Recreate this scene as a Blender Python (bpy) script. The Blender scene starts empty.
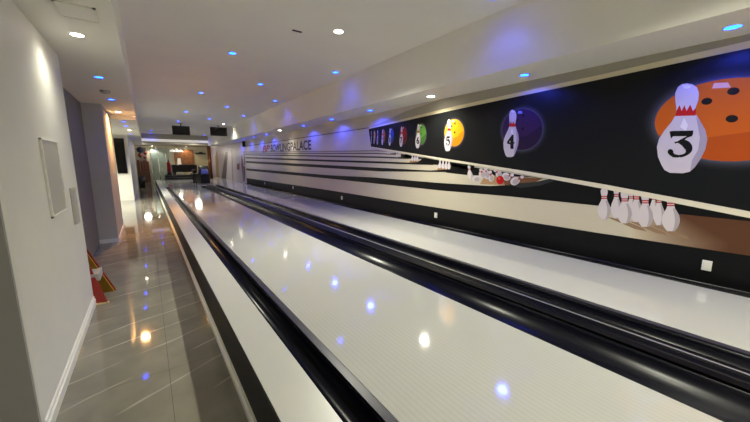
import bpy, bmesh, math, random
from mathutils import Vector, Matrix
from mathutils.geometry import tessellate_polygon
random.seed(7)
D = bpy.data; C = bpy.context.scene.collection; SC = bpy.context.scene

# ------------------------------------------------------------------ camera
F = 313.0; CX, CY = 375.0, 211.0
CAMZ = 1.40
PITCH = math.atan((CY - 162.0) / F)
_cp, _sp = math.cos(PITCH), math.sin(PITCH)
_l = Vector((146.0 - CX, 0, -_sp * (162 - CY) + _cp * F))
YAW = math.atan2(-_l.x, _l.z)
cam = D.cameras.new('camera'); cam.sensor_width = 36; cam.lens = F / 750 * 36
cam.clip_start = 0.02; cam.clip_end = 100
co = D.objects.new('camera', cam); C.objects.link(co)
co.location = (0, 0, CAMZ); co.rotation_euler = (math.pi / 2 - PITCH, 0, -YAW)
SC.camera = co
_R = co.rotation_euler.to_matrix()

def at(x, y, X=None, Y=None, Z=None):
    """survey point: where the sight line of a photo point meets a real plane"""
    r = _R @ Vector((x - CX, CY - y, -F))
    k = X / r.x if X is not None else Y / r.y if Y is not None else (Z - CAMZ) / r.z
    return Vector((0, 0, CAMZ)) + r * k

# ------------------------------------------------------------------ materials
def lin(c):
    return tuple(((v / 255) / 12.92 if v / 255 <= .04045 else ((v / 255 + .055) / 1.055) ** 2.4) for v in c) + (1,)

def mat(name, rgb, rough=.5, metal=0, spec=.5, noise=0, nscale=8, bump=0, bscale=200, emit=None, estr=1, coat=0):
    m = D.materials.new(name); m.use_nodes = True
    nt = m.node_tree; b = nt.nodes['Principled BSDF']
    col = lin(rgb)
    b.inputs['Base Color'].default_value = col
    b.inputs['Roughness'].default_value = rough
    b.inputs['Metallic'].default_value = metal
    b.inputs['Specular IOR Level'].default_value = spec
    b.inputs['Coat Weight'].default_value = coat
    b.inputs['Coat Roughness'].default_value = .03
    tc = nt.nodes.new('ShaderNodeTexCoord')
    if noise:
        n = nt.nodes.new('ShaderNodeTexNoise'); n.inputs['Scale'].default_value = nscale; n.inputs['Detail'].default_value = 4
        nt.links.new(tc.outputs['Object'], n.inputs['Vector'])
        r = nt.nodes.new('ShaderNodeValToRGB')
        r.color_ramp.elements[0].position = .3; r.color_ramp.elements[1].position = .7
        r.color_ramp.elements[0].color = tuple(v * (1 - noise) for v in col[:3]) + (1,)
        r.color_ramp.elements[1].color = tuple(min(1, v * (1 + noise)) for v in col[:3]) + (1,)
        nt.links.new(n.outputs['Fac'], r.inputs['Fac']); nt.links.new(r.outputs['Color'], b.inputs['Base Color'])
    if bump:
        n = nt.nodes.new('ShaderNodeTexNoise'); n.inputs['Scale'].default_value = bscale
        nt.links.new(tc.outputs['Object'], n.inputs['Vector'])
        bp = nt.nodes.new('ShaderNodeBump'); bp.inputs['Strength'].default_value = bump; bp.inputs['Distance'].default_value = .002
        nt.links.new(n.outputs['Fac'], bp.inputs['Height']); nt.links.new(bp.outputs['Normal'], b.inputs['Normal'])
    if emit:
        b.inputs['Emission Color'].default_value = emit + (1,)
        b.inputs['Emission Strength'].default_value = estr
        try: m.cycles.emission_sampling = 'NONE'
        except Exception: pass
    return m

WALL = mat('white_wall_paint', (222, 221, 214), .55, noise=.02, nscale=3, bump=.05)
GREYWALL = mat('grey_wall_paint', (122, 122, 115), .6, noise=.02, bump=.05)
CEIL = mat('ceiling_paint', (240, 238, 232), .7, noise=.015, nscale=2)
TRIMW = mat('white_trim_gloss', (235, 234, 226), .3)
BLACKP = mat('black_plastic', (10, 10, 12), .28, noise=.1)
GUTTER = mat('black_gutter_plastic', (7, 8, 20), .26, spec=.16)
DARKM = mat('dark_grey_metal', (40, 40, 46), .35, metal=.3)
RAIL = mat('gutter_rail_plastic', (46, 46, 58), .35)
CHROME = mat('chrome', (205, 205, 205), .15, metal=1)
DIVM = mat('divider_plastic', (6, 7, 10), .42, spec=.1)
STRIPM = mat('brushed_strip', (170, 170, 172), .4, metal=.6)
SCREEN = mat('black_screen_glass', (6, 6, 8), .08)
PLATE = mat('white_plate', (228, 226, 220), .35)
FASCIA = mat('black_fascia', (14, 14, 12), .5, spec=.25)
BLUE_L = mat('blue_led_lens', (20, 60, 255), .4, emit=(.003, .036, 1.0), estr=11)
WHITE_L = mat('warm_white_lens', (255, 240, 215), .4, emit=(1, .9, .75), estr=14)
COVE = mat('cove_strip', (255, 250, 235), .4, emit=(1, .95, .82), estr=.12)
RED = mat('red_board', (138, 30, 18), .45, noise=.1)
YEL = mat('yellow_board', (158, 118, 28), .45, noise=.1)
CREAM = mat('cream_edge', (215, 196, 150), .5)
GREYP = mat('pale_grey_plastic', (178, 176, 170), .45)
COPPER = mat('copper_column', (128, 80, 50), .35, metal=.4, noise=.3, nscale=6)
WOOD = mat('brown_panel', (128, 84, 48), .5, noise=.35, nscale=5)
LEATHER = mat('dark_leather', (28, 22, 22), .4, noise=.2)
FELT = mat('dark_felt', (40, 20, 22), .8)
REDG = mat('red_gloss', (170, 22, 18), .2)
BLUEG = mat('blue_gloss', (20, 30, 140), .15)
TEAL = mat('pale_green_wall', (150, 160, 150), .5, noise=.12, nscale=3)
OLIVE = mat('beige_wall', (190, 184, 158), .6, noise=.05, nscale=3)

def lane_mat():
    m = mat('white_lane_boards', (172, 172, 165), .07, spec=.7)
    nt = m.node_tree; b = nt.nodes['Principled BSDF']
    tc = nt.nodes.new('ShaderNodeTexCoord'); sx = nt.nodes.new('ShaderNodeSeparateXYZ')
    nt.links.new(tc.outputs['Object'], sx.inputs[0])
    a = nt.nodes.new('ShaderNodeMath'); a.operation = 'DIVIDE'; a.inputs[1].default_value = .0272
    nt.links.new(sx.outputs['X'], a.inputs[0])
    fr = nt.nodes.new('ShaderNodeMath'); fr.operation = 'FRACT'; nt.links.new(a.outputs[0], fr.inputs[0])
    r = nt.nodes.new('ShaderNodeValToRGB')
    e = r.color_ramp.elements; e[0].position = 0; e[0].color = lin((167, 167, 160)); e[1].position = .22; e[1].color = lin((174, 174, 168))
    x = e.new(.85); x.color = lin((174, 174, 168)); x = e.new(1); x.color = lin((167, 167, 160))
    nt.links.new(fr.outputs[0], r.inputs['Fac']); nt.links.new(r.outputs['Color'], b.inputs['Base Color'])
    return m
LANE = lane_mat()
APRON = mat('white_platform_laminate', (186, 186, 178), .32)
APPR = mat('white_approach_boards', (184, 183, 178), .09)

def floor_mat():
    m = mat('grey_marble_tile', (120, 117, 108), .05, spec=.55)
    nt = m.node_tree; b = nt.nodes['Principled BSDF']; L = nt.links.new
    tc = nt.nodes.new('ShaderNodeTexCoord')
    mp = nt.nodes.new('ShaderNodeMapping'); mp.inputs['Rotation'].default_value = (0, 0, math.radians(-22)); L(tc.outputs['Object'], mp.inputs[0])
    w = nt.nodes.new('ShaderNodeTexWave'); w.wave_type = 'BANDS'; w.bands_direction = 'Y'; w.inputs['Scale'].default_value = 1.15
    w.inputs['Distortion'].default_value = 3.2; w.inputs['Detail'].default_value = 3; w.inputs['Detail Scale'].default_value = .7
    L(mp.outputs[0], w.inputs[0])
    r = nt.nodes.new('ShaderNodeValToRGB'); e = r.color_ramp.elements
    e[0].position = .984; e[0].color = (0, 0, 0, 1); e[1].position = 1; e[1].color = (1, 1, 1, 1)
    L(w.outputs['Fac'], r.inputs[0])
    n = nt.nodes.new('ShaderNodeTexNoise'); n.inputs['Scale'].default_value = 2.2; L(tc.outputs['Object'], n.inputs[0])
    r2 = nt.nodes.new('ShaderNodeValToRGB'); e = r2.color_ramp.elements; e[0].position = .42; e[0].color = (0, 0, 0, 1); e[1].position = .62; e[1].color = (.62, .62, .62, 1)
    L(n.outputs['Fac'], r2.inputs[0])
    mu = nt.nodes.new('ShaderNodeMath'); mu.operation = 'MULTIPLY'; L(r.outputs[0], mu.inputs[0]); L(r2.outputs[0], mu.inputs[1])
    n2 = nt.nodes.new('ShaderNodeTexNoise'); n2.inputs['Scale'].default_value = 3; n2.inputs['Detail'].default_value = 6; L(mp.outputs[0], n2.inputs[0])
    base = nt.nodes.new('ShaderNodeValToRGB'); e = base.color_ramp.elements
    e[0].position = .3; e[0].color = lin((118, 115, 104)); e[1].position = .7; e[1].color = lin((142, 138, 124))
    L(n2.outputs['Fac'], base.inputs[0])
    mx = nt.nodes.new('ShaderNodeMix'); mx.data_type = 'RGBA'; L(mu.outputs[0], mx.inputs[0]); L(base.outputs[0], mx.inputs[6]); mx.inputs[7].default_value = lin((205, 200, 188))
    # tile joints
    br = nt.nodes.new('ShaderNodeTexBrick'); br.offset = 0; br.inputs['Scale'].default_value = 1; br.inputs['Mortar Size'].default_value = .0015
    br.inputs['Brick Width'].default_value = .6; br.inputs['Row Height'].default_value = 1.2
    L(tc.outputs['Object'], br.inputs[0])
    mx2 = nt.nodes.new('ShaderNodeMix'); mx2.data_type = 'RGBA'; L(br.outputs['Fac'], mx2.inputs[0]); L(mx.outputs[2], mx2.inputs[6]); mx2.inputs[7].default_value = lin((92, 90, 84))
    L(mx2.outputs[2], b.inputs['Base Color'])
    return m
FLOOR = floor_mat()
# printed inks of the mural
INK = {}
def ink(r, g, b):
    k = (r, g, b)
    if k not in INK: INK[k] = mat('mural_ink', k, .4, spec=.2)
    return INK[k]

# ------------------------------------------------------------------ mesh helpers
class MB:
    def __init__(s): s.v = []; s.f = []; s.mi = []; s.mats = []; s.sm = []
    def _m(s, m):
        if m is None: return 0
        if m not in s.mats: s.mats.append(m)
        return s.mats.index(m)
    def face(s, pts, m=None, smooth=False):
        i = len(s.v); s.v += [tuple(p) for p in pts]; s.f.append(list(range(i, i + len(pts)))); s.mi.append(s._m(m)); s.sm.append(smooth)
    def box(s, x0, y0, z0, x1, y1, z1, m=None, bev=0):
        x0, x1 = sorted((x0, x1)); y0, y1 = sorted((y0, y1)); z0, z1 = sorted((z0, z1))
        P = [(x, y, z) for z in (z0, z1) for y in (y0, y1) for x in (x0, x1)]
        s.hexa(P, m)
    def hexa(s, P, m=None):
        i = len(s.v); s.v += [tuple(p) for p in P]
        for q in ((0, 2, 3, 1), (4, 5, 7, 6), (0, 1, 5, 4), (2, 6, 7, 3), (0, 4, 6, 2), (1, 3, 7, 5)):
            s.f.append([i + k for k in q]); s.mi.append(s._m(m)); s.sm.append(False)
    def lathe(s, prof, c=(0, 0, 0), n=24, m=None, axis='Z', smooth=True):
        i = len(s.v)
        for r, h in prof:
            for k in range(n):
                a = 2 * math.pi * k / n; p = (r * math.cos(a), r * math.sin(a), h)
                if axis == 'X': p = (p[2], p[0], p[1])
                if axis == 'Y': p = (p[1], p[2], p[0])
                s.v.append((c[0] + p[0], c[1] + p[1], c[2] + p[2]))
        for j in range(len(prof) - 1):
            for k in range(n):
                k2 = (k + 1) % n
                s.f.append([i + j * n + k, i + j * n + k2, i + (j + 1) * n + k2, i + (j + 1) * n + k]); s.mi.append(s._m(m)); s.sm.append(smooth)
        for j, rev in ((0, True), (len(prof) - 1, False)):
            if prof[j][0] > 1e-6:
                q = [i + j * n + k for k in range(n)]
                s.f.append(q[::-1] if rev else q); s.mi.append(s._m(m)); s.sm.append(False)
    def extrude(s, prof, y0, y1, m=None, smooth=False, closed=True):
        i = len(s.v); n = len(prof)
        for y in (y0, y1): s.v += [(x, y, z) for x, z in prof]
        for k in range(n if closed else n - 1):
            k2 = (k + 1) % n
            s.f.append([i + k, i + k2, i + n + k2, i + n + k]); s.mi.append(s._m(m)); s.sm.append(smooth)
        if closed:
            for o, rev in ((0, False), (n, True)):
                tr = tessellate_polygon([[Vector((x, z, 0)) for x, z in prof]])
                for t in tr: s.f.append([i + o + q for q in t]); s.mi.append(s._m(m)); s.sm.append(False)
    def tube(s, a, b, r, n=10, m=None, r2=None):
        a = Vector(a); b = Vector(b); d = (b - a).normalized(); u = d.orthogonal().normalized(); w = d.cross(u); i = len(s.v)
        for p, rr in ((a, r), (b, r if r2 is None else r2)):
            for k in range(n):
                t = 2 * math.pi * k / n; s.v.append(tuple(p + (u * math.cos(t) + w * math.sin(t)) * rr))
        for k in range(n):
            k2 = (k + 1) % n; s.f.append([i + k, i + k2, i + n + k2, i + n + k]); s.mi.append(s._m(m)); s.sm.append(True)
        s.f.append([i + k for k in range(n)][::-1]); s.f.append([i + n + k for k in range(n)])
        s.mi += [s._m(m)] * 2; s.sm += [False] * 2
    def build(s, name, m=None, parent=None, bevel=0):
        me = D.meshes.new(name)
        base = parent.matrix_world.translation if parent else Vector((0, 0, 0))
        bb = _base(parent)
        me.from_pydata([(v[0] - bb.x, v[1] - bb.y, v[2] - bb.z) for v in s.v], [], s.f)
        for q in (s.mats or [m]): me.materials.append(q)
        for p, i, sm in zip(me.polygons, s.mi, s.sm): p.material_index = i; p.use_smooth = sm
        bm = bmesh.new(); bm.from_mesh(me); bmesh.ops.recalc_face_normals(bm, faces=bm.faces); bm.to_mesh(me); bm.free()
        o = D.objects.new(name, me); C.objects.link(o)
        if parent: o.parent = parent
        if bevel:
            b = o.modifiers.new('bevel', 'BEVEL'); b.width = bevel; b.segments = 2; b.limit_method = 'ANGLE'
        return o
def _base(p):
    v = Vector((0, 0, 0))
    while p: v += p.location; p = p.parent
    return v
def thing(name, label, cat, loc=(0, 0, 0), group=None):
    o = D.objects.new(name, None); C.objects.link(o); o.location = loc; o.empty_display_size = .1
    o['label'] = label; o['category'] = cat
    if group: o['group'] = group
    return o
def tag(o, label, cat, group=None):
    o['label'] = label; o['category'] = cat
    if group: o['group'] = group
    return o
def struct(name, mb, m=None):
    o = mb.build(name, m); o['kind'] = 'structure'; return o
def copy_tree(o, loc, label):
    r = o.copy(); C.objects.link(r); r.location = loc; r['label'] = label
    for ch in list(o.children):
        c = ch.copy(); C.objects.link(c); c.parent = r
        for g in ch.children:
            d = g.copy(); C.objects.link(d); d.parent = c
    return r
def light(name, kind, loc, energy, color, size=.05, angle=120, blend=.6, rot=(0, 0, 0)):
    l = D.lights.new(name, kind); l.energy = energy; l.color = color
    if kind == 'SPOT': l.spot_size = math.radians(angle); l.spot_blend = blend; l.shadow_soft_size = size
    elif kind == 'POINT': l.shadow_soft_size = size
    else: l.size = size
    o = D.objects.new(name, l); C.objects.link(o); o.location = loc; o.rotation_euler = rot
    return o

# ------------------------------------------------------------------ the shell
LZ = .35                     # top of the lanes
CZ, SZ, KZ = 3.03, 2.40, 2.35  # main ceiling, soffit, corridor ceiling
XW = 3.95                    # mural face
XL = -.545                   # corridor wall face
YE = 28.0; YB = -4.0
b = MB(); b.box(-2.6, YB, -.1, 4.3, YE, 0); struct('floor', b, FLOOR)
b = MB(); b.box(-.083, YB, CZ, 4.3, 22.6, CZ + .1); struct('ceiling', b, CEIL)
b = MB(); b.box(-2.6, YB, KZ, -.083, 22.6, CZ + .1); struct('ceiling.001', b, CEIL)
b = MB(); b.box(3.29, YB, SZ, 4.3, 22.6, CZ); struct('ceiling.002', b, CEIL)
b = MB(); b.box(-2.6, 22.6, 2.55, 4.3, YE, CZ + .1); struct('ceiling.003', b, mat('olive_ceiling_paint', (158, 154, 138), .7))
b = MB(); b.box(XW + .01, YB, 0, 4.3, YE, SZ + .2); struct('wall_right', b, WALL)
b = MB(); b.box(-2.6, YE, -.1, 4.3, YE + .15, CZ); struct('wall_back', b, OLIVE)
b = MB(); b.box(-2.6, YB - .15, 0, 4.3, YB, CZ); struct('wall_front', b, WALL)
# corridor wall: a slab that ends in an outer corner near the camera and at the recess
b = MB(); b.box(XL - .22, 2.15, 0, XL, 4.06, KZ); o = struct('wall_left', b, WALL); bv = o.modifiers.new('bevel', 'BEVEL'); bv.width = .03; bv.segments = 4; bv.limit_method = 'ANGLE'
b = MB(); b.box(-2.7, YB, 0, -2.6, YE, KZ); struct('wall_far_left', b, WALL)
b = MB(); b.box(-2.6, 2.15, 0, XL - .22, 2.3, KZ); struct('wall_left.001', b, WALL)
b = MB(); b.box(-2.6, 4.06, 0, -.775, 7.05, KZ); struct('wall_recess', b, GREYWALL)
b = MB(); b.box(-2.6, 7.05, 0, -.518, 8.6, KZ); struct('wall_pier', b, mat('pier_paint', (186, 185, 182), .55, noise=.02, bump=.05))
b = MB(); b.box(-2.6, 14.6, 0, -.47, 22.6, KZ); struct('wall_television', b, WALL)
b = MB(); b.box(-.775, 8.45, 2.27, -.083, 8.6, KZ); struct('glow_header', b, WALL)  # header added to catch the orange glow of the corridor lamp
b = MB(); b.box(XL - .22, 2.132, 0, XL - .012, 2.16, KZ); struct('wall_end_shade', b, mat('shaded_end_paint', (150, 147, 146), .6, noise=.02))  # thin sheet over the wall end, its grey stands in for shade
# skirting, stepped profile
pr = [(XL, 0), (XL + .016, 0), (XL + .016, .055), (XL + .008, .062), (XL + .008, .078), (XL, .085)]
b = MB(); b.extrude(pr, 2.15, 4.06); struct('baseboard_left', b, TRIMW)
b = MB(); b.box(-.775, 7.038, 0, -.506, 7.05, .07); b.box(-.518, 7.05, 0, -.506, 8.6, .07); struct('baseboard_pier', b, TRIMW)

# ------------------------------------------------------------------ platform, lanes, gutters
Y0L, YF, YA = YB + .02, 16.34, 22.4          # pin end, foul line, end of the approach
t = thing('platform_edge', 'long white laminate strip along the corridor on a black fascia', 'platform edge', (.35, 0, 0))
b = MB(); b.box(.352, Y0L, LZ - .03, .556, YA, LZ); b.build('top_board', APRON, t)
b = MB(); b.box(.345, Y0L, .07, .40, YA, LZ - .002); o = b.build('fascia', FASCIA, t); o['label'] = 'black vertical fascia'
b = MB(); b.extrude([(.325, 0), (.40, 0), (.40, .07), (.337, .07), (.337, .045), (.325, .04)], Y0L, YA); o = b.build('skirting', TRIMW, t); o['label'] = 'white stepped skirting'

def gutter(x0, x1, depth, label, flange=None):
    t = thing('lane_gutter', label, 'gutter', ((x0 + x1) / 2, 0, LZ - depth - .02), 'black gutters along the lanes')
    n = 14; c = (x0 + x1) / 2; r = (x1 - x0) / 2 - .004
    inner = [(c - r * math.cos(math.pi * k / n), LZ - .012 - depth * math.sin(math.pi * k / n)) for k in range(n + 1)]
    outer = [(c + (r + .003) * math.cos(math.pi * k / n), LZ - .012 - (depth + .008) * math.sin(math.pi * k / n)) for k in range(n + 1)]
    b = MB(); b.extrude(inner + outer, Y0L, YF, smooth=True); b.build('channel', GUTTER, t)
    if flange:
        b = MB(); b.box(flange[0], Y0L, LZ - .012, flange[1], YF, LZ - .001); o = b.build('rail', RAIL, t); o['label'] = 'grey edge rail'
    return t
gutter(.56, .70, .075, 'narrow black gutter between white platform strip and nearest lane', (.70, .741))
gutter(1.822, 2.175, .10, 'wide black gutter along far side of the nearest lane')
gutter(2.42, 2.60, .085, 'black gutter along near side of second lane, past the chrome strip', (2.60, 2.648))
gutter(3.732, XW - .004, .09, 'black gutter at foot of the mural wall')
for x0, x1, lab in ((.743, 1.82, 'nearest wide white bowling lane of glossy boards with ceiling light reflections'),
                    (2.65, 3.73, 'second white bowling lane running along foot of mural wall')):
    b = MB(); b.box(x0, Y0L, LZ - .05, x1, YF, LZ); o = b.build('bowling_lane', LANE, None, bevel=.002)
    tag(o, lab, 'bowling lane', 'white bowling lanes')
# ball track cover between the two lanes
t = thing('lane_divider', 'long black ridged cover between the lanes with a thin chrome strip', 'divider', (2.24, 0, 0))
pr = [(2.178, .1), (2.417, .1), (2.417, LZ - .012), (2.36, LZ - .012), (2.35, LZ + .0), (2.335, LZ + .004), (2.318, LZ - .004), (2.27, LZ - .006), (2.262, LZ - .010), (2.235, LZ - .010), (2.228, LZ - .004), (2.20, LZ - .002), (2.178, LZ + .002)]
b = MB(); b.extrude(pr, Y0L, YF); b.build('cover', DIVM, t)
b = MB(); b.extrude([(2.326, LZ + .0025), (2.337, LZ + .0045), (2.337, LZ + .008), (2.326, LZ + .007)], Y0L, YF); o = b.build('chrome_strip', STRIPM, t); o['label'] = 'thin bright metal strip'
# approach
b = MB(); b.box(.56, YF, LZ - .05, XW - .004, YA, LZ); o = b.build('bowling_approach', APPR, None)
tag(o, 'white glossy approach floor beyond the lanes in front of ball return', 'approach')
b = MB(); b.box(.41, Y0L, 0, XW - .004, YA - .01, .09); b.box(.56, YF + .01, .0, XW - .006, YA - .01, LZ - .052)
struct('floor.001', b, FASCIA)

# ------------------------------------------------------------------ the mural
mur = thing('wall_mural', 'full wall mural of bowling lanes, pins and numbered balls beside second lane', 'mural', (XW, 8, LZ - .05))
YM0, YM1 = -.6, 16.25
LAYER = .0012
def mp(x, y, k): 
    p = at(x, y, X=XW - k * LAYER); return p
def clampq(p): return Vector((p.x, max(YM0, min(YM1, p.y)), max(LZ - .06, min(SZ - .002, p.z))))
def poly(mb, px, k, m, clip=True):
    P = [mp(x, y, k) for x, y in px]
    if clip: P = [clampq(q) for q in P]
    for tr in tessellate_polygon([P]): mb.face([P[q] for q in tr], m)
def yz(mb, pts, k, m):
    P = [Vector((XW - k * LAYER, y, z)) for y, z in pts]
    for tr in tessellate_polygon([P]): mb.face([P[q] for q in tr], m)
b = MB(); b.box(XW + .0005, YM0, LZ - .06, XW + .0095, YM1, SZ); b.build('backing_sheet', ink(205, 198, 188), mur)
# text wall, drawn ceiling line
b = MB(); poly(b, [(240, 147.1), (369, 127.9), (372, 150), (372, 153), (240, 166)], 1, ink(212, 205, 196)); b.build('printed_back_wall', None, mur)
b = MB(); poly(b, [(240, 146.7), (369, 127.3), (369, 128.2), (240, 147.5)], 2, ink(120, 112, 104)); b.build('printed_ceiling_line', None, mur)
# drawn ceiling wedge above the mask and the cream trim
b = MB(); poly(b, [(369, 128.5), (420, 115), (450, 107.8), (520, 92.5), (610, 74), (750, 43), (810, 29.8), (810, 0), (480, 80), (440, 99.5), (405, 111.5)], 1, ink(168, 163, 148)); b.build('printed_ceiling', None, mur)
b = MB(); poly(b, [(369, 127.8), (420, 114.8), (450, 107.3), (520, 92), (610, 72.5), (750, 40.5), (810, 27), (810, 37), (750, 48.2), (610, 77.6), (520, 96.2), (450, 111), (369, 129.2)], 2, ink(226, 216, 184)); b.build('printed_cornice', None, mur)
# lanes and gutters of the drawing: cream strips and dark bands
CREAML = ink(204, 196, 176); BAND = ink(16, 17, 19)
b = MB(); poly(b, [(240, 168), (330, 175), (450, 180), (540, 180), (600, 204), (680, 214), (751, 221), (830, 229), (830, 270), (750, 258), (600, 236), (510, 221), (420, 206), (330, 192), (240, 180)], 2, CREAML); b.build('printed_lane', None, mur)
b = MB(); poly(b, [(240, 160), (330, 163), (372, 156), (430, 171.2), (470, 175.4), (500, 175.6), (542, 178.6), (535, 184.5), (480, 185.5), (440, 184), (330, 176), (240, 169)], 2, CREAML); b.build('printed_lane', None, mur)
b = MB(); poly(b, [(240, 152.5), (372, 150), (470, 172), (372, 171), (240, 162)], 1.5, ink(206, 196, 178)); b.build('printed_lane', None, mur)
# wood pin decks
b = MB()
for q in range(30):      # the drawing's wood fades from cream boards to brown pin deck
    f = q / 29; sh = 3.3 * q
    poly(b, [(632 + sh * .35, 205), (690 + sh * .35, 209), (842, 212), (842, 276), (632 + sh, 276), (632 + sh, 243)], 2.3 + .02 * q, ink(*[int(a + (c - a) * f) for a, c in ((205, 92), (190, 60), (166, 42))]))
b.build('printed_pin_deck', None, mur)
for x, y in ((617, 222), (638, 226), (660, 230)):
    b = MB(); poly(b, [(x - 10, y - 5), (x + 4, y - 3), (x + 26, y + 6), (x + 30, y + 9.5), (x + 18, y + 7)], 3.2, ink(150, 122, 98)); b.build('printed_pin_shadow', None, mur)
b = MB(); poly(b, [(485, 175.4), (500, 175.6), (543, 178.6), (525, 185.6), (480, 184.2)], 2.6, ink(176, 140, 104)); b.build('printed_pin_deck', None, mur)
b = MB(); poly(b, [(502, 175.6), (543, 178.6), (527, 185.8), (505, 185.6)], 2.7, ink(116, 80, 56)); b.build('printed_pin_deck', None, mur)
b = MB(); poly(b, [(440, 166.5), (457, 168), (446, 171), (436, 170.5)], 2.6, ink(160, 124, 90)); b.build('printed_pin_deck', None, mur)
b = MB(); poly(b, [(411, 160), (423, 161), (417, 163), (409, 162.6)], 2.6, ink(160, 124, 90)); b.build('printed_pin_deck', None, mur)
B0 = [(240, 176.9), (246.7, 178), (330, 190.3), (420, 204.9), (510, 218.9), (600, 233.2), (750, 255.8), (830, 268)]
b = MB(); poly(b, B0 + [(830, 320), (750, 302), (600, 268), (510, 247), (420, 226), (330, 206), (240, 187)], 3, BAND); b.build('printed_gutter', None, mur)
b = MB(); poly(b, [(240, 168), (251, 168.8), (330, 175.3), (380, 177.9), (440, 183), (490, 186), (540, 183.5), (560, 175), (760, 216), (830, 226), (830, 232), (750, 221.3), (680, 214), (600, 206), (510, 196.4), (439, 190.3), (380, 184), (330, 178.7), (251, 170.8), (240, 169.8)], 3, BAND); b.build('printed_gutter', None, mur)
b = MB(); poly(b, [(240, 161), (330, 165.2), (380, 167.8), (430, 170.6), (448, 169.5), (455, 163), (475, 165), (471, 175), (466, 172.2), (380, 171.4), (330, 168.2), (240, 162.8)], 3, BAND); b.build('printed_gutter', None, mur)
b = MB(); poly(b, [(240, 157.2), (330, 159.9), (380, 161.4), (410, 162.6), (418, 162), (424, 157.5), (436, 160), (433, 165), (380, 163.4), (330, 161.8), (240, 158.6)], 3, BAND); b.build('printed_gutter', None, mur)
b = MB(); poly(b, [(240, 154.6), (330, 155.6), (380, 156.4), (398, 157.2), (406, 154), (412, 156), (408, 159), (380, 158), (330, 156.9), (240, 155.6)], 3, ink(60, 58, 58)); b.build('printed_gutter', None, mur)
b = MB(); poly(b, [(240, 153.2), (330, 153), (375, 152.8), (390, 153.6), (398, 152.4), (398, 155), (375, 154), (330, 153.9), (240, 153.9)], 3, ink(92, 88, 86)); b.build('printed_gutter', None, mur)
b = MB(); poly(b, [(240, 152), (330, 151), (378, 150.2), (390, 152), (378, 151.3), (330, 151.7), (240, 152.5)], 3, ink(120, 114, 110)); b.build('printed_gutter', None, mur)
b = MB(); poly(b, [(508, 184), (535, 182), (558, 177), (562, 178.5), (540, 185.5), (520, 188)], 3.4, ink(48, 52, 50)); b.build('printed_gutter_sheen', None, mur)

b = MB(); poly(b, [(418, 157), (456, 163), (458, 166), (440, 165), (430, 164.3)], 3, BAND); b.build('printed_gutter', None, mur)
b = MB(); poly(b, [(398, 153.5), (418, 156.5), (421, 159.2), (409, 158.8), (400, 157.2)], 3, BAND); b.build('printed_gutter', None, mur)
b = MB(); poly(b, [(450, 164), (470, 166.6), (515, 174), (548, 179.5), (530, 177), (500, 175.5), (470, 175.4), (446, 172.4)], 3, BAND); b.build('printed_gutter', None, mur)
# the black mask with its pale lower trim
MASK = ink(21, 23, 25)
b = MB(); poly(b, [(368.6, 129), (450, 110.8), (520, 96), (610, 77.3), (750, 48), (830, 31), (830, 228), (750, 213), (600, 184.8), (520, 171), (440, 158.6), (371, 147.2)], 6, MASK)
mask = b.build('mask_panel', None, mur); mask['label'] = 'black mask board with numbered balls'
b = MB(); poly(b, [(371, 146.6), (440, 157.8), (520, 170.2), (600, 183.6), (750, 211.5), (830, 226.5), (830, 238), (750, 218.2), (600, 188.2), (520, 173.4), (440, 159.7), (371, 147.6)], 7, ink(226, 218, 196))
o = b.build('trim_strip', None, mask); o['label'] = 'cream lower trim'

# pins and balls of the drawing
PINP = [(0, .066), (.03, .08), (.12, .125), (.22, .152), (.31, .158), (.42, .142), (.52, .105), (.6, .074), (.67, .06), (.74, .062), (.82, .078), (.89, .085), (.95, .07), (.985, .038), (1.0, .004)]
PINC = ink(214, 205, 208); PIND = ink(178, 168, 174); STR = ink(186, 52, 56)
def pin_px(x, yb, h, wid, lean=0, k=4, col=None, stripes=True):
    """outline of an upright printed pin, wid = belly width"""
    s = wid / .316
    L = [(x + lean * f * h - w * s, yb - f * h) for f, w in PINP]; R = [(x + lean * f * h + w * s, yb - f * h) for f, w in PINP]
    b = MB(); poly(b, L + R[::-1], k, col or PINC)
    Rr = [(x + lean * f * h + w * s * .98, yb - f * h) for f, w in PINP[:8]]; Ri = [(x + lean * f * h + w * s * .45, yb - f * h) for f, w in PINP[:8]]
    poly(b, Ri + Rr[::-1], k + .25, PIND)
    if stripes:
        for f0, f1 in ((.655, .69), (.715, .75)):
            w = .064 * s
            poly(b, [(x + lean * f0 * h - w, yb - f0 * h), (x + lean * f0 * h + w, yb - f0 * h), (x + lean * f1 * h + w, yb - f1 * h), (x + lean * f1 * h - w, yb - f1 * h)], k + .3, STR)
    return b.build('printed_pin', None, mur)
for x, yb, st, w, k in ((631, 215, 197.5, 9.5, 4), (653.5, 217.5, 198.5, 8, 4), (616.3, 218.4, 195.4, 11, 4.4), (636.5, 222, 198, 12.5, 4.4), (659, 225.2, 201.3, 12, 4.4),
                     (604.2, 219.8, 197.4, 13.4, 5), (624.6, 223.4, 200, 15, 5), (645.2, 226.9, 201.8, 16.3, 5), (670.8, 231.3, 204.5, 18.3, 5)):
    pin_px(x, yb, (yb - st) / .70, w, k=k)
for x, h in ((440, 9), (443.1, 9.3), (446.2, 9.6), (449, 9.8)): pin_px(x, 168.3 + (x - 440) * .12, h, 3.5, k=4.4, stripes=False)
for x in (412.5, 415, 417.3): pin_px(x, 161, 6.5, 2.8, k=4.4, stripes=False)
for x in (396.8, 398.4, 400): pin_px(x, 157, 5, 2.0, k=4.4, stripes=False)
for x in (388, 389.8): pin_px(x, 153.8, 4, 1.8, k=4.4, stripes=False)
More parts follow.
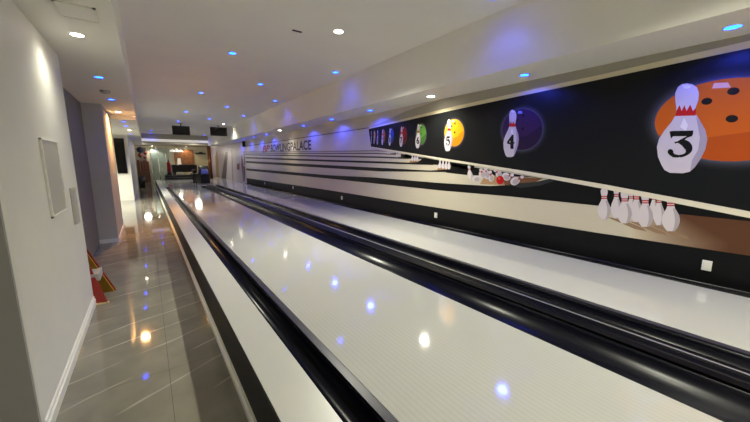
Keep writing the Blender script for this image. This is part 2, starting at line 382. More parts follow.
def ell_px(mb, x, y, rx, ry, rot, k, m, n=24):
    c, s = math.cos(rot), math.sin(rot)
    poly(mb, [(x + rx * math.cos(a) * c - ry * math.sin(a) * s, y + rx * math.cos(a) * s + ry * math.sin(a) * c) for a in [2 * math.pi * i / n for i in range(n)]], k, m)
def fz(u, v): return 460 + u / 10.71, 160 + v / 10.71
# lane four: one pin still standing askew, others knocked over around a red ball
pin_px(470.6, 179, 13.8, 5.2, lean=-.13, k=4.6)
for u, v, ru, rv, rot, hu, hv in ((175, 200, 44, 33, -.2, None, None), (240, 148, 38, 44, .3, 225, 108), (285, 155, 32, 50, -.1, 275, 95), (335, 190, 30, 42, .1, 322, 130), (415, 152, 32, 34, -.4, 378, 112), (495, 178, 48, 40, .5, 558, 160), (590, 225, 54, 42, -.55, 664, 182)):
    b = MB(); x, y = fz(u, v); ell_px(b, x, y, ru / 10.71, rv / 10.71, rot, 4.5, PINC)
    ell_px(b, x + .6, y + .6, ru / 16, rv / 16, rot, 4.7, PIND)
    if hu:
        hx, hy = fz(hu, hv); ell_px(b, hx, hy, 1.8, 1.6, 0, 4.5, PINC); ell_px(b, (x * .45 + hx * .55), (y * .45 + hy * .55), 1.0, 1.0, 0, 4.8, STR)
    b.build('printed_pin', None, mur)
b = MB(); x, y = fz(430, 215); ell_px(b, x, y, 3.8, 4.3, 0, 4.9, ink(186, 20, 28)); ell_px(b, x - 1, y - 1.6, 1.2, 1.0, 0, 5.1, ink(226, 96, 84)); o = b.build('printed_ball', None, mur); o['label'] = 'printed red ball'

# numbered emblems on the mask. (u, v) live in the drawing's own flat mask plane
VX, VY = 320.4, 139.0
def tw(x, y): return 1 / (x - VX), (y - VY) / (x - VX)
def untw(t, w): x = VX + 1 / t; return x, VY + w / t
RT, RW, WC = .00050, .102, -.047
T3 = .00249
def loc3(x, y):
    t, w = tw(x, y); return (T3 - t) / RT, (WC - w) / RW
PIN_L = [(687, 83.3), (682, 84), (678, 87), (675.3, 93), (675.2, 100), (676.3, 108), (675.6, 115), (671.5, 122), (664, 131), (659, 139), (656.9, 147), (658, 157), (661.5, 165), (664.5, 170), (670, 172.8)]
PIN_R = [(683, 173.3), (690, 171.6), (695, 167), (700.5, 159), (705.5, 149), (707.4, 139), (705.5, 130), (700.5, 121.5), (696, 114.5), (695.8, 107), (698.4, 100), (699, 93), (697, 87.5), (692.5, 84.3)]
PIN3 = [loc3(*p) for p in PIN_L + PIN_R]
CROWN3 = [loc3(*p) for p in [(675.4, 116), (676.2, 111), (679.6, 105), (681.6, 111), (684.4, 105), (686.6, 111), (690.2, 104.6), (693, 111), (696.2, 107.5), (695.8, 115.5)]]
SHADE3 = [loc3(*p) for p in [(696, 116), (700.5, 121.5), (705.5, 130), (707.4, 139), (705.5, 149), (700.5, 159), (695, 167), (690, 171.6), (692, 160), (698, 150), (700, 138), (698, 127)]]
SHINE3 = [loc3(*p) for p in [(682, 85), (687, 84.3), (692, 86), (689, 88.5), (684, 88.6)]]
SHINE3B = [loc3(*p) for p in [(680, 127), (684, 117.5), (688, 125), (686, 131)]]
def fill_text(ch, bold=0):
    cu = D.curves.new('txt', 'FONT'); cu.body = ch; cu.offset = bold; o = D.objects.new('txt', cu); C.objects.link(o)
    bpy.context.view_layer.update()
    me = o.evaluated_get(bpy.context.evaluated_depsgraph_get()).to_mesh()
    V = [(v.co.x, v.co.y) for v in me.vertices]; Fc = [list(p.vertices) for p in me.polygons]
    o.to_mesh_clear() if hasattr(o, 'to_mesh_clear') else None
    D.objects.remove(o); D.curves.remove(cu)
    x0 = min(v[0] for v in V); x1 = max(v[0] for v in V); y0 = min(v[1] for v in V); y1 = max(v[1] for v in V)
    return [((v[0] - x0) / (x1 - x0), (v[1] - y0) / (y1 - y0)) for v in V], Fc
def stroke(pts, ws):
    L = []; R = []
    for i, (x, y) in enumerate(pts):
        a = pts[max(0, i - 1)]; c = pts[min(len(pts) - 1, i + 1)]; dx, dy = c[0] - a[0], c[1] - a[1]; l = math.hypot(dx, dy) or 1
        w = ws[i] if isinstance(ws, list) else ws
        L.append((x - dy / l * w, y + dx / l * w)); R.append((x + dy / l * w, y - dx / l * w))
    return [[L[i], L[i + 1], R[i + 1], R[i]] for i in range(len(pts) - 1)]
def arc(cx, cy, rx, ry, a0, a1, n=16): return [(cx + rx * math.cos(math.radians(a0 + (a1 - a0) * i / n)), cy + ry * math.sin(math.radians(a0 + (a1 - a0) * i / n))) for i in range(n + 1)]
def digit(n):
    """heavy old-style numerals in a unit box, as polygons"""
    if n == 3:
        q = [[(.1, .98), (.16, .70), (.24, .80), (.95, .80), (1.0, 1.0), (.2, 1.0)], [(.95, .80), (1.0, .92), (.62, .62), (.42, .62)]]
        q += stroke(arc(.47, .32, .36, .26, 118, -100, 22), [.03] * 3 + [.06, .09, .11, .13, .14, .15, .15, .15, .14, .13, .11, .09, .07, .06, .05, .05, .05, .05, .04, .04])
        q += stroke([(.46, .05), (.28, .06), (.14, .16)], [.05, .07, .09]); q += [arc(.14, .2, .12, .11, 0, 360, 12)]
        return q
    if n == 4:
        return [[(.46, 0), (.86, 0), (.86, 1.0), (.62, .98), (.50, .70), (.46, .5)], [(.05, .50), (.62, .95), (.70, 1.0), (.52, .62), (.16, .36)], [(0, .38), (.18, .50), (.30, .48), (.52, .42), (.52, .30), (.24, .34)], [(.80, .34), (.98, .40), (.95, .52), (.80, .44)]]
    if n == 5:
        q = [[(.15, .98), (.2, .76), (.85, .78), (.92, 1.0)], [(.12, .98), (.10, .46), (.26, .46), (.34, .9)]]
        q += stroke(arc(.45, .32, .36, .27, 140, -110, 22), [.06] * 4 + [.08, .10, .12, .14, .15, .15, .15, .14, .13, .11, .09, .07, .06, .05, .05, .05, .05, .04, .04])
        q += [arc(.16, .18, .12, .11, 0, 360, 12)]
        return q
    V, Fc = fill_text(str(n), .03); return [[V[i] for i in f] for f in Fc]
NB = loc3(667, 157); NT = loc3(693.5, 130.5)
COLS = {3: ((206, 98, 28), (184, 80, 24)), 4: ((56, 30, 70), (42, 24, 54)), 5: ((244, 172, 24), (226, 140, 16)), 6: ((86, 140, 56), (64, 110, 44)), 7: ((150, 30, 28), (112, 22, 24)), 8: ((40, 84, 190), (30, 60, 150)), 9: ((192, 100, 60), (150, 70, 40)), 10: ((56, 46, 120), (40, 34, 90)), 11: ((196, 150, 60), (160, 112, 40)), 12: ((70, 70, 76), (50, 50, 56))}
NAMES = {3: 'orange', 4: 'purple', 5: 'yellow', 6: 'green', 7: 'dark red', 8: 'blue', 9: 'pale orange', 10: 'violet', 11: 'ochre', 12: 'grey'}
XC = {3: None, 4: 520.3, 5: 453.6, 6: 420.8, 7: 403.2, 8: 391.2, 9: 383.4, 10: 378.1, 11: 374.6, 12: 371.6}
for i in range(3, 13):
    tc_ = T3 if i == 3 else 1 / (XC[i] - VX)
    rt = RT if i < 5 else RT * 1.09 if i == 5 else {6: .0005, 7: .0005, 8: .00048, 9: .00044, 10: .00036, 11: .0003, 12: .00022}[i]
    def P(u, v): return untw(tc_ - u * rt, WC - v * RW)
    def circ(r, cu=0, cv=0, n=40, k=1.0): return [P(cu + r * math.cos(a), cv + r * k * math.sin(a)) for a in [2 * math.pi * j / n for j in range(n)]]
    b = MB()
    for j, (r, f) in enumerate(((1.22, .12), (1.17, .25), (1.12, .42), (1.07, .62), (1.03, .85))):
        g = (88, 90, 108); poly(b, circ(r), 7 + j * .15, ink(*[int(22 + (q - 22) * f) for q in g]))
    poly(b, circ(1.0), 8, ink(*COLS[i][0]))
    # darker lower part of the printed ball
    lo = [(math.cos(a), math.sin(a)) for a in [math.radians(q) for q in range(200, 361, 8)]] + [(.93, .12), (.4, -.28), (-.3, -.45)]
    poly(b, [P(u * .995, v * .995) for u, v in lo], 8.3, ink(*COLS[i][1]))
    hol = ink(26, 22, 24) if i != 4 else ink(26, 18, 46)
    if i < 9:
        for hx, hy in ((706.7, 101.3), (733.3, 91.2), (731.8, 118.7)):
            u, v = loc3(hx, hy); poly(b, circ(.075, u, v, 14, 1.2), 8.6, hol)
        poly(b, [P(*loc3(*q)) for q in ((714, 83), (728, 82.5), (731, 87.5), (712, 88.5))], 8.6, ink(226, 178, 150) if i == 3 else ink(150, 156, 214) if i == 4 else ink(240, 232, 224))
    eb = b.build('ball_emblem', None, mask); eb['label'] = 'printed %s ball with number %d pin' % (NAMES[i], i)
    b = MB(); pc = ink(206, 198, 208)
    PC = sum(q[0] for q in PIN3) / len(PIN3); ks = {3: 1, 4: 1.1, 5: 1.22}.get(i, 1.42); kd = {4: .08}.get(i, 0)
    P0 = P
    def P(u, v): return P0(PC + (u - PC) * ks + kd, v)
    poly(b, [P(*q) for q in PIN3], 10, pc); poly(b, [P(*q) for q in SHADE3], 10.3, ink(168, 158, 176)); poly(b, [P(*q) for q in CROWN3], 10.6, ink(196, 32, 36))
    poly(b, [P(*q) for q in SHINE3], 10.3, ink(236, 234, 240)); poly(b, [P(*q) for q in SHINE3B], 10.3, ink(232, 228, 236))
    for pg in digit(i):
        poly(b, [P(NB[0] + (NT[0] - NB[0]) * u, NB[1] + (NT[1] - NB[1]) * v) for u, v in pg], 11, ink(18, 20, 20))
    o = b.build('pin_emblem', None, mask); o['label'] = 'printed white pin bearing number %d' % i

# lettering on the drawn back wall
def quadmap(V, q):
    (ax, ay), (bx, by), (cx, cy), (dx, dy) = q      # bl, br, tr, tl ; letters grow towards the near end
    g = 1.0
    out = []
    for u, v in V:
        hl = (dy - ay); hr = (cy - by); r = hr / hl
        s = u / (u + r * (1 - u)) if True else u
        x0, y0 = ax + (bx - ax) * s, ay + (by - ay) * s; x1, y1 = dx + (cx - dx) * s, dy + (cy - dy) * s
        out.append((x0 + (x1 - x0) * v, y0 + (y1 - y0) * v))
    return out
b = MB(); V, Fc = fill_text('BOWLINGPALACE', .022); Q = quadmap(V, [(270.8, 152.0), (311.2, 149.8), (311.0, 139.7), (270.8, 144.8)])
for f in Fc: poly(b, [Q[i] for i in f], 3, ink(52, 48, 52))
o = b.build('lettering', None, mur); o['label'] = 'dark grey capital letters BOWLINGPALACE'
b = MB(); V, Fc = fill_text('BP', .03); V = [(u + .12 * v, v) for u, v in V]; Q = quadmap(V, [(262.6, 152.6), (269.0, 152.1), (269.2, 145.0), (262.8, 145.8)])
for f in Fc: poly(b, [Q[i] for i in f], 3, ink(186, 50, 58))
o = b.build('logo_lettering', None, mur); o['label'] = 'red slanted letters BP'

# white plates low on the mural wall
pl = [(707, 265.3), (436.3, 215.2), (342.2, 197.8), (293.3, 187.5), (265, 183.2)]
NM = ['nearest', 'second nearest', 'third nearest', 'fourth nearest', 'farthest']
for k, (x, y) in enumerate(pl):
    p = at(x, y, X=XW)
    t = thing('wall_outlet', '%s of the white square plates low on the mural above gutter' % NM[k], 'wall plate', (XW - .01, p.y, p.z), 'white plates low on the mural wall')
    b = MB(); b.box(XW - .018, p.y - .031, p.z - .045, XW - .004, p.y + .031, p.z + .045); b.build('plate', PLATE, t, bevel=.002)
    b = MB(); b.box(XW - .022, p.y - .019, p.z - .028, XW - .0181, p.y + .019, p.z + .028); b.build('insert', PLATE, t, bevel=.001)

# ------------------------------------------------------------------ lamps
def make_lamp(name, lens, r):
    t = thing(name, '', 'downlight')
    b = MB(); b.lathe([(r + .016, 0), (r + .016, -.004), (r + .01, -.008), (r, -.006), (r, 0)], n=28); b.build('trim_ring', TRIMW, t)
    b = MB(); b.lathe([(r - .001, -.001), (r - .001, -.005), (r * .6, -.007), (.001, -.0075)], n=28); b.build('lens', lens, t)
    return t
bl0 = make_lamp('blue_downlight', BLUE_L, .062); wl0 = make_lamp('white_downlight', WHITE_L, .062)
used = {}
BCOL = (.04, .07, 1.0); WCOL = (1.0, .98, .80)
EB, EW = 5.0, 140.0
def lamp(kind, x, y, z, label, e=1.0, angle=None, col=None):
    p0 = bl0 if kind == 'b' else wl0
    loc = (x, y, z)
    if kind in used: o = copy_tree(p0, loc, label)
    else: o = p0; o.location = loc; o['label'] = label; used[kind] = 1
    o.scale = (.62, .62, .8) if z == KZ else (.76, .76, .9) if kind == 'b' else (.9, .9, .9)
    o['group'] = 'blue ceiling downlights' if kind == 'b' else 'white ceiling downlights'
    if kind == 'b': light('blue_beam', 'SPOT', (x, y, z - .02), EB * e, BCOL, .06, angle or 128, .25 if angle else .6)
    else: light('white_beam', 'SPOT', (x, y, z - .02), EW * e, col or WCOL, .06, angle or 140, .95)
ORD = ['nearest', 'second', 'third', 'fourth', 'fifth', 'sixth', 'seventh', 'eighth', 'ninth', 'tenth']
for n, (x, ys, row) in enumerate(((1.21, (5.36, 8.76, 12.2, 15.3), 'in the ceiling row closest to corridor'), (2.11, (7.06, 10.46, 13.7), 'in the middle ceiling row over nearest lane'),
                                  (2.97, (2.08, 5.35, 8.71, 12.1), 'in the ceiling row beside the soffit'))):
    for k, y in enumerate(ys): lamp('b', x, y, CZ, 'blue round downlight, %s %s' % (ORD[k], row), .65)
for k, y in enumerate((.48, 2.09, 5.21, 6.8, 8.45, 11.8, 13.4, 15.0, 16.7)):
    lamp('b', 3.65, y, SZ, 'blue round downlight under the soffit along mural, %s from camera' % ORD[k], 1.7, 150)
for k, y in enumerate((4.85, 6.42, 9.7, 10.85, 13.8, 16.4)):
    lamp('b', -.345, y, KZ, 'blue round downlight in low corridor ceiling, %s from camera' % ORD[k], .3)
lamp('w', 2.12, 3.72, CZ, 'bright white downlight in main ceiling over the nearest lane')
lamp('w', 2.87, 15.2, CZ, 'small white downlight at far end of main ceiling near soffit', .22)
lamp('w', 3.65, 3.58, SZ, 'bright white downlight under the soffit above yellow ball', .22)
lamp('w', 3.55, 10.1, SZ, 'dim white downlight under soffit above the lettering', .07)
lamp('w', -.335, 3.37, KZ, 'bright white downlight in corridor ceiling beside access hatch', .055)
lamp('w', -.345, 7.95, KZ, 'warm downlight in corridor ceiling beside the pier with orange glow', .6, 164, col=(1, .5, .16))
lamp('w', -.32, 12.2, KZ, 'small white downlight far down corridor ceiling near wall television', .3)
# bare beams: lamps behind the camera, plus fills added in recess and far end
for x, y, z, e in ((2.12, .35, CZ, .5), (2.3, -2.6, CZ, .95), (3.0, -2.4, CZ, .35), (-1.3, 12.6, KZ, 1.4), (2.3, 19.8, CZ, .4)):
    light('white_beam', 'SPOT', (x, y, z - .02), EW * e, WCOL, .05, 140, .7)

for k, (x, y) in enumerate(((151.2, 130.2), (150.4, 133.6), (204.2, 135.0))):
    p = at(x, y, Z=CZ); lamp('b', p.x, min(p.y, 22.3), CZ, 'tiny blue downlight %s' % ('far left above the cove light', 'farthest left just over cove light', 'between the two hanging televisions')[k], .6)
# small dark slot and detector in the ceilings
b = MB(); p = at(297, 31, Z=CZ); b.box(p.x - .06, p.y - .018, CZ - .006, p.x + .06, p.y + .018, CZ); o = b.build('ceiling_vent', DARKM); tag(o, 'small dark slot vent in main ceiling beside bright white lamp', 'vent')
b = MB(); b.lathe([(.055, 0), (.055, -.02), (.04, -.035), (.001, -.038)], c=(-.36, 5.72, KZ), n=24); o = b.build('smoke_detector', GREYP); tag(o, 'beige round smoke detector on corridor ceiling between blue lamps', 'smoke detector')
t = thing('ceiling_hatch', 'square access hatch with a thin frame in the corridor ceiling', 'hatch', (-.27, 2.88, KZ))
b = MB()
for q in ((-.37, 2.75, -.355, 3.01), (-.185, 2.75, -.17, 3.01), (-.37, 2.75, -.17, 2.765), (-.37, 2.995, -.17, 3.01)): b.box(q[0], q[1], KZ - .008, q[2], q[3], KZ)
b.build('frame', TRIMW, t)
b = MB(); b.box(-.355, 2.765, KZ - .004, -.185, 2.995, KZ - .0005); b.build('door', CEIL, t)

# ------------------------------------------------------------------ corridor wall fittings
t = thing('access_panel', 'grey rectangular access panel in a white frame on left corridor wall', 'panel', (XL, 3.17, 1.03))
b = MB()
y0, y1, z0, z1 = 2.92, 3.385, 1.03, 1.555
for q in ((y0, z0, y0 + .013, z1), (y1 - .013, z0, y1, z1), (y0, z0, y1, z0 + .013), (y0, z1 - .013, y1, z1)): b.box(XL, q[0], q[1], XL + .014, q[2], q[3])
b.build('frame', TRIMW, t, bevel=.002)
b = MB(); b.box(XL, y0 + .013, z0 + .013, XL + .008, y1 - .013, z1 - .013); b.build('door', GREYP, t)
b = MB(); b.box(XL + .008, y1 - .05, 1.285, XL + .016, y1 - .03, 1.315); o = b.build('latch', PLATE, t); o['label'] = 'small latch'
b = MB(); b.box(XL, 3.63, .875, XL + .028, 3.735, 1.185); o = b.build('wall_controller', GREYP, None, bevel=.006); tag(o, 'narrow upright white box on corridor wall right of the access panel', 'wall box')

# folding sign behind the end of the corridor wall
t = thing('folding_floor_sign', 'red and yellow folding floor sign standing behind the corridor wall corner', 'floor sign', (-.56, 4.25, 0))
def slab(A, B, Cc, Dd, th, mfront, mback):
    A, B, Cc, Dd = map(Vector, (A, B, Cc, Dd)); n = (B - A).cross(Dd - A).normalized() * th
    mb = MB(); mb.hexa([A, B, Dd, Cc, A + n, B + n, Dd + n, Cc + n]); return mb
ap0, ap1 = Vector((-.73, 4.28, .60)), Vector((-.64, 4.28, .60))
o = slab((-.60, 4.03, 0), (-.435, 3.99, 0), ap1 + Vector((.005, -.02, 0)), ap0 + Vector((0, -.02, 0)), .018, RED, RED).build('front_leaf', RED, t); o['label'] = 'red front leaf'
o = slab((-.53, 4.36, 0), (-.405, 4.33, 0), ap1 + Vector((.01, .02, 0)), ap0 + Vector((0, .02, 0)), .018, YEL, RED).build('rear_leaf', YEL, t); o['label'] = 'yellow inner rear leaf'
o = slab((-.53, 4.385, 0), (-.395, 4.355, 0), ap1 + Vector((.02, .045, .01)), ap0 + Vector((0, .045, .01)), .016, RED, RED).build('rear_face', RED, t); o['label'] = 'red outer face of rear leaf'
mb = MB(); mb.hexa([(-.60, 4.10, .215), (-.485, 4.08, .215), (-.60, 4.34, .215), (-.485, 4.33, .215), (-.60, 4.10, .285), (-.485, 4.08, .285), (-.60, 4.34, .285), (-.485, 4.33, .285)]); o = mb.build('spreader', GREYP, t); o['label'] = 'pale grey spreader'
mb = MB(); mb.box(-.605, 3.975, 0, -.43, 4.0, .012); o = mb.build('foot_strip', CREAM, t); o['label'] = 'cream lower edge'

# ------------------------------------------------------------------ televisions
def tv(name, loc, w, h, rz, label, hang=True, tilt=0):
    t = thing(name, label, 'television', loc)
    b = MB()
    b.box(loc[0] - w / 2, loc[1] - .02, loc[2] - h / 2, loc[0] + w / 2, loc[1] + .03, loc[2] + h / 2); b.build('casing', BLACKP, t, bevel=.004)
    b = MB(); b.box(loc[0] - w / 2 + .015, loc[1] - .023, loc[2] - h / 2 + .02, loc[0] + w / 2 - .015, loc[1] - .0201, loc[2] + h / 2 - .015); b.build('screen', SCREEN, t)
    if hang:
        b = MB(); b.tube((loc[0], loc[1] + .05, loc[2]), (loc[0], loc[1] + .05, CZ - .001), .02); b.box(loc[0] - .08, loc[1] + .0, CZ - .012, loc[0] + .08, loc[1] + .1, CZ - .001); b.box(loc[0] - .1, loc[1] + .03, loc[2] - .08, loc[0] + .1, loc[1] + .05, loc[2] + .08); b.build('ceiling_bracket', DARKM, t)
    t.rotation_euler = (0, 0, rz)
    return t
a = at(171.7, 125.4, Y=16); c = at(190.3, 135.4, Y=16)
tv('ceiling_television', ((a.x + c.x) / 2, 16, (a.z + c.z) / 2), c.x - a.x, a.z - c.z, 0, 'left of the two black televisions hung from ceiling above the approach')
a = at(209.8, 126.8, Y=16); c = at(227.3, 136.3, Y=16)
tv('ceiling_television', ((a.x + c.x) / 2, 16, (a.z + c.z) / 2), c.x - a.x, a.z - c.z, 0, 'right of the two black televisions hung from ceiling, nearer the soffit')
a = at(114, 138, Y=14.5); c = at(126.8, 173.3, Y=14.5)
tv('wall_television', ((a.x + c.x) / 2, 14.565, (a.z + c.z) / 2), c.x - a.x + .05, a.z - c.z, 0, 'tall black screen on the white wall at corridor far left', hang=False)

# ------------------------------------------------------------------ far end
p0 = at(150, 141.3, Y=22.5); p1 = at(150, 138.8, Y=22.5)
b = MB(); b.box(-.4, 22.45, p0.z, 3.9, 22.58, p1.z); o = b.build('cove_light', COVE); tag(o, 'long white cove light strip under the ceiling edge at far end', 'light strip')
light('cove_glow', 'AREA', (1.8, 22.2, p0.z - .05), .6, (1, .9, .7), 1.5)
t = thing('ball_return', 'black hooded ball return with blue panel on far approach', 'ball return', (2.35, 18.1, LZ))
b = MB(); pr = [(18.95, LZ + .003), (17.45, LZ + .003), (17.42, LZ + .45), (17.5, LZ + .72), (17.75, LZ + .86), (18.1, LZ + .84), (18.3, LZ + .5), (18.95, LZ + .42)]
i0 = len(b.v)
for x in (2.1, 2.5): b.v += [(x, y, z) for y, z in pr]
n = len(pr)
for k in range(n): b.f.append([k, (k + 1) % n, n + (k + 1) % n, n + k]); b.mi.append(0); b.sm.append(False)
for o_ in (0, n):
    for tr in tessellate_polygon([[Vector((y, z, 0)) for y, z in pr]]): b.f.append([o_ + q for q in tr]); b.mi.append(0); b.sm.append(False)
b.build('hood', BLACKP, t, bevel=.02)
b = MB(); b.hexa([(2.14, 17.415, LZ + .48), (2.42, 17.415, LZ + .48), (2.14, 17.44, LZ + .48), (2.42, 17.44, LZ + .48), (2.14, 17.49, LZ + .71), (2.42, 17.49, LZ + .71), (2.14, 17.52, LZ + .71), (2.42, 17.52, LZ + .71)])
o = b.build('panel', mat('blue_lit_panel', (10, 13, 60), .25, emit=(.03, .05, 1), estr=.05), t); o['label'] = 'blue lit panel'
b = MB(); b.box(1.86, 18.2, LZ + .40, 2.08, 19.4, LZ + .46); b.box(1.94, 18.3, LZ + .001, 2.02, 18.4, LZ + .4); b.box(1.94, 19.2, LZ + .001, 2.02, 19.3, LZ + .4); t2 = thing('ball_rack', 'low black rack of balls left of ball return hood', 'rack', (1.97, 18.8, LZ)); b.build('rack', BLACKP, t2)
for k, (y, m, cn) in enumerate(((18.4, BLACKP, 'black'), (18.66, REDG, 'red'), (18.92, BLUEG, 'dark blue'))):
    b = MB(); b.lathe([(.108 * math.sin(math.pi * q / 14), -.108 * math.cos(math.pi * q / 14)) for q in range(15)], c=(1.97, y, LZ + .5695), n=20)
    o = b.build('bowling_ball', m); tag(o, '%s bowling ball on the rack beside the ball return' % cn, 'ball', 'balls on the return rack')
# bench at the end of the approach
t = thing('bench', 'long low black bench at far end of the approach', 'bench', (1.75, 23.2, 0))
a = at(164.5, 174.8, Y=22.9); c = at(203, 174.3, Y=22.9)
b = MB(); b.box(a.x, 22.6, .25, c.x, 23.3, .48); b.build('seat', LEATHER, t, bevel=.03)
b = MB(); b.box(a.x, 22.6, .48, c.x, 22.75, a.z); b.build('backrest', LEATHER, t, bevel=.03)
b = MB(); b.box(a.x + .05, 22.65, 0, c.x - .05, 23.2, .25); b.build('plinth', BLACKP, t)
# billiard table
a = at(172, 164.5, Y=24.6); c = at(197.5, 172, Y=24.6)
t = thing('billiard_table', 'dark billiard table under the pendant lamp at far end', 'billiard table', ((a.x + c.x) / 2, 25.3, 0))
b = MB(); b.box(a.x, 24.6, a.z - .5, c.x, 26.0, a.z - .02); b.build('apron', LEATHER, t, bevel=.02)
b = MB(); b.box(a.x + .12, 24.72, a.z - .02, c.x - .12, 25.88, a.z - .005); b.build('cloth', FELT, t)
for x in (a.x + .12, c.x - .12):
    for y in (24.75, 25.85):
        b = MB(); b.tube((x, y, 0), (x, y, a.z - .49), .06, r2=.08); b.build('leg', LEATHER, t)
# pendant over it
a = at(170, 151, Y=25.3); c = at(183, 151, Y=25.3); top = at(176.5, 146, Y=25.3)
t = thing('pendant_lamp', 'white shaded billiard pendant with black bar hanging at far end', 'lamp', ((a.x + c.x) / 2, 25.3, a.z))
b = MB(); b.box(a.x, 25.26, a.z - .09, c.x, 25.34, a.z - .02); o = b.build('bar', BLACKP, t); o['label'] = 'black bar'
for x in (a.x + .15, (a.x + c.x) / 2, c.x - .15):
    big = abs(x - (a.x + c.x) / 2) < .01
    b = MB(); b.lathe([(.18, -.06), (.14, .05), (.05, .16 if big else .1), (.02, .2 if big else .12)], c=(x, 25.3, a.z), n=20); b.build('shade', mat('white_shade', (240, 238, 230), .4, emit=(1, .95, .85), estr=.2), t)
b = MB(); b.tube(((a.x + c.x) / 2, 25.3, a.z + .18), ((a.x + c.x) / 2, 25.3, 2.55), .012); b.build('cord', BLACKP, t)
light('pendant_glow', 'POINT', ((a.x + c.x) / 2, 25.3, a.z - .15), 15, (1, .9, .75), .1)
# red cylinder beside the table
p = at(169.3, 171.5, Y=24.3)
t = thing('fire_extinguisher', 'red fire extinguisher at left end of the billiard table', 'extinguisher', (p.x, 24.3, 0))
zt = at(169.3, 159.5, Y=24.3).z
b = MB(); b.lathe([(.09, p.z - .05), (.1, p.z), (.1, zt - .25), (.06, zt - .14), (.03, zt - .1)], c=(p.x, 24.3, 0), n=20); b.build('cylinder', REDG, t)
b = MB(); b.lathe([(.03, zt - .1), (.03, zt)], c=(p.x, 24.3, 0), n=12); b.box(p.x - .02, 24.18, zt - .03, p.x + .02, 24.36, zt + .01); b.build('valve', BLACKP, t)
b = MB(); b.box(p.x - .12, 24.18, 0, p.x + .12, 24.42, p.z - .05); b.build('stand', DARKM, t)
# brown panel picture, posters, back wall fields
def flat(name, x0, y0, x1, y1, Yp, m, th=.03, parent=None):
    a = at(x0, y0, Y=Yp); c = at(x1, y1, Y=Yp)
    b = MB(); b.box(a.x, Yp, c.z, c.x, Yp + th, a.z); return b.build(name, m, parent, bevel=.004)
o = flat('wall_panel', 173.5, 149.3, 194.5, 164.5, YE - .06, WOOD, .06); tag(o, 'large brown mottled wall panel behind the billiard table', 'wall panel')
o = flat('wall_panel', 149.5, 147.5, 172, 181, YE - .05, TEAL, .05); tag(o, 'pale grey green wall field left of brown panel', 'wall panel')
o = flat('wall_panel', 138.5, 147.5, 149.3, 181.5, YE - .05, mat('taupe_wall', (112, 104, 98), .5, noise=.2, nscale=3), .05); tag(o, 'taupe wall field with round signs at far left', 'wall panel')
def disc(x, y, r, m, label):
    p = at(x, y, Y=YE - .06); b = MB(); b.lathe([(r, 0), (r, -.02), (.001, -.02)], c=(p.x, YE - .05, p.z), n=24, axis='Y'); o = b.build('round_sign', m); tag(o, label, 'sign', 'round signs on the far wall')
disc(140, 149.8, .2, mat('navy_enamel', (38, 48, 84), .4), 'dark blue round sign high on the far left wall')
RS = mat('dull_red_enamel', (118, 48, 46), .5)
disc(140.3, 155.2, .14, RS, 'red round sign below the dark blue one')
disc(145.6, 153, .11, RS, 'small red round sign right of the blue one')
disc(145.2, 157.2, .1, RS, 'lower small red round sign at far wall')
p = at(137, 165.5, Y=27.4); q = at(150, 171.5, Y=27.4)
t = thing('shelf_unit', 'low red brown shelf of boxes on far left wall', 'shelf', (p.x, 27.6, 0))
b = MB(); b.box(p.x, 27.35, 0, q.x, YE - .06, q.z); b.build('cabinet', mat('brown_cabinet', (92, 66, 54), .5, noise=.2), t, bevel=.01)
zz = at(140, 160, Y=27.4).z
for k in range(4):
    x = p.x + (q.x - p.x) * k / 4; b = MB(); b.box(x + .01, 27.45, q.z, x + (q.x - p.x) / 4 - .01, YE - .07, zz - .08 * (k % 2)); b.build('box', mat('brick_red_box', (100 + 6 * k, 62, 50), .5, noise=.2), t)
a = at(135.2, 178, Y=21.5); p = at(139.6, 188, Y=21.5)
b = MB(); b.lathe([(.13, 0), (.16, .62), (.15, .62), (.12, .02)], c=(-.27, 21.3, 0), n=20); o = b.build('waste_bin', BLACKP); tag(o, 'black waste bin on the corridor floor at far end', 'bin')
# glass partition at the corridor end
GL = D.materials.new('glass'); GL.use_nodes = True; g = GL.node_tree.nodes['Principled BSDF']; g.inputs['Transmission Weight'].default_value = 1; g.inputs['Roughness'].default_value = 0.02; g.inputs['IOR'].default_value = 1.1; g.inputs['Base Color'].default_value = (.9, .97, .94, 1)
t = thing('glass_partition', 'clear glass screen with thin steel posts before pale far wall', 'glass screen', (.9, 26.6, 0))
a = at(151, 160, Y=26.6); c = at(166, 160, Y=26.6)
for k in range(3):
    x = a.x + (c.x - a.x) * k / 2
    b = MB(); b.box(x - .02, 26.58, 0, x + .02, 26.62, 2.0); b.build('post', CHROME, t)
    if k < 2:
        b = MB(); b.box(x + .02, 26.594, .05, x + (c.x - a.x) / 2 - .02, 26.606, 1.95); b.build('pane', GL, t)
b = MB(); a = at(209.8, 160, Y=26.3); b.tube((a.x, 26.3, 0), (a.x, 26.3, 2.55), .13, n=20); o = b.build('column', COPPER); tag(o, 'slim copper column at the far right corner', 'column')
p = at(200.5, 153.5, Y=YE - .02)
b = MB(); b.box(p.x - .35, YE - .03, p.z - .07, p.x + .35, YE, p.z + .05); b.box(p.x - .1, YE - .03, p.z + .05, p.x + .15, YE, p.z + .12); o = b.build('wall_sign', DARKM); tag(o, 'small dark sign on beige far wall beside brown panel', 'sign')
t = thing('white_armchair', 'white armchair behind the billiard table before brown panel', 'armchair', (1.9, 26.8, 0))
a = at(175.5, 160, Y=26.6); c = at(182.5, 160, Y=26.6); zt = at(178, 158.2, Y=26.6).z
b = MB(); b.box(a.x, 26.5, .3, c.x, 27.2, .5); b.build('seat', WALL, t, bevel=.04)
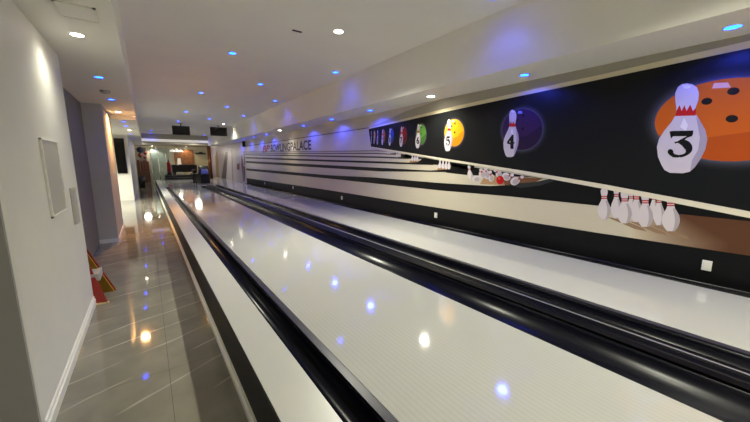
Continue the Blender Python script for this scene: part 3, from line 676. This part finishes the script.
b = MB(); w = c.x - a.x; b.hexa([(a.x, 26.5, .5), (c.x, 26.5, .5), (a.x, 26.62, .5), (c.x, 26.62, .5), (a.x + w * .3, 26.5, zt), (c.x - w * .3, 26.5, zt), (a.x + w * .3, 26.62, zt), (c.x - w * .3, 26.62, zt)]); b.build('backrest', WALL, t, bevel=.04)
for x in (a.x + .05, c.x - .05):
    for y in (26.55, 27.15): b = MB(); b.tube((x, y, 0), (x, y, .31), .02); b.build('leg', DARKM, t)
for k, (x, e, c_) in enumerate(((152.3, 20, (1, .97, .9)), (186, 20, (1, .72, .4)))):
    p = at(x, 146.8, Y=YE - .35)
    o = copy_tree(wl0, (p.x, YE - .35, 2.55), ['white downlight over the pale far wall', 'warm downlight over the brown far panel'][k]); o['group'] = 'white ceiling downlights'
    light('wall_wash', 'SPOT', (p.x, YE - .35, 2.53), e, c_, .04, 120, .5)
light('back_room_fill', 'POINT', (-.2, 25.5, 2.2), 7, (1, .92, .8), .2)  # point fills without fittings, added to light the far room
light('back_room_fill', 'POINT', (2.7, 24.6, 2.2), 8, (1, .92, .8), .2)
# second mural on the right wall beside the approach
mu2 = thing('wall_mural', 'pale lilac mural of tall abstract figures beyond the end of lanes mural', 'mural', (XW, 19, LZ))
b = MB(); b.box(XW + .001, 16.27, LZ, XW + .0095, 27.0, SZ); b.build('backing_sheet', ink(186, 176, 186), mu2)
def yzp(name, pts, k, col):
    b = MB(); yz(b, pts, k, ink(*col)); return b.build(name, None, mu2)
yzp('printed_shape', [(22.8, .36), (21.3, .36), (20.2, 2.0), (20.9, 2.0)], 1, (92, 84, 92))
yzp('printed_shape', [(24.6, .36), (23.7, .36), (23.4, 1.5), (23.8, 2.2), (24.6, 1.7)], 1, (148, 128, 104))
yzp('printed_shape', [(19.6, .36), (19.2, .36), (19.0, 2.1), (19.3, 2.1)], 1, (146, 134, 150))
yzp('printed_figure', [(17.0, .4), (16.85, .4), (16.8, 1.0), (16.7, 1.3), (16.85, 1.7), (17.05, 1.75), (17.2, 1.3), (17.1, 1.0)], 1, (120, 50, 58))
yzp('printed_figure', [(16.72, .45), (16.6, .45), (16.45, 1.0), (16.5, 1.2), (16.75, 1.2)], 2, (44, 44, 74))
yzp('printed_figure', [(16.6, 1.25), (16.4, 1.25), (16.33, 1.6), (16.4, 1.95), (16.55, 1.9)], 2, (60, 92, 78))
yzp('printed_figure', [(18.2, 1.0), (17.6, 1.0), (17.5, 1.35), (18.1, 1.3)], 1, (116, 60, 72))
p = at(246.5, 141, X=XW - .08)
b = MB(); b.box(XW - .13, 16.1, 2.12, XW - .002, 16.24, 2.38); o = b.build('wall_speaker', DARKM, None, bevel=.01); tag(o, 'small dark speaker high at the left end of the lanes mural', 'speaker')

# ------------------------------------------------------------------ world and view
w = D.worlds.new('world'); SC.world = w; w.use_nodes = True
w.node_tree.nodes['Background'].inputs[0].default_value = (.02, .02, .022, 1)
SC.view_settings.view_transform = 'Standard'; SC.view_settings.look = 'None'; SC.view_settings.gamma = 1; SC.view_settings.use_curve_mapping = False
SC.view_settings.exposure = 1.65
SC.cycles.max_bounces = 10; SC.cycles.diffuse_bounces = 9; SC.cycles.glossy_bounces = 5
SC.cycles.sample_clamp_indirect = 4
SC.cycles.use_denoising = True
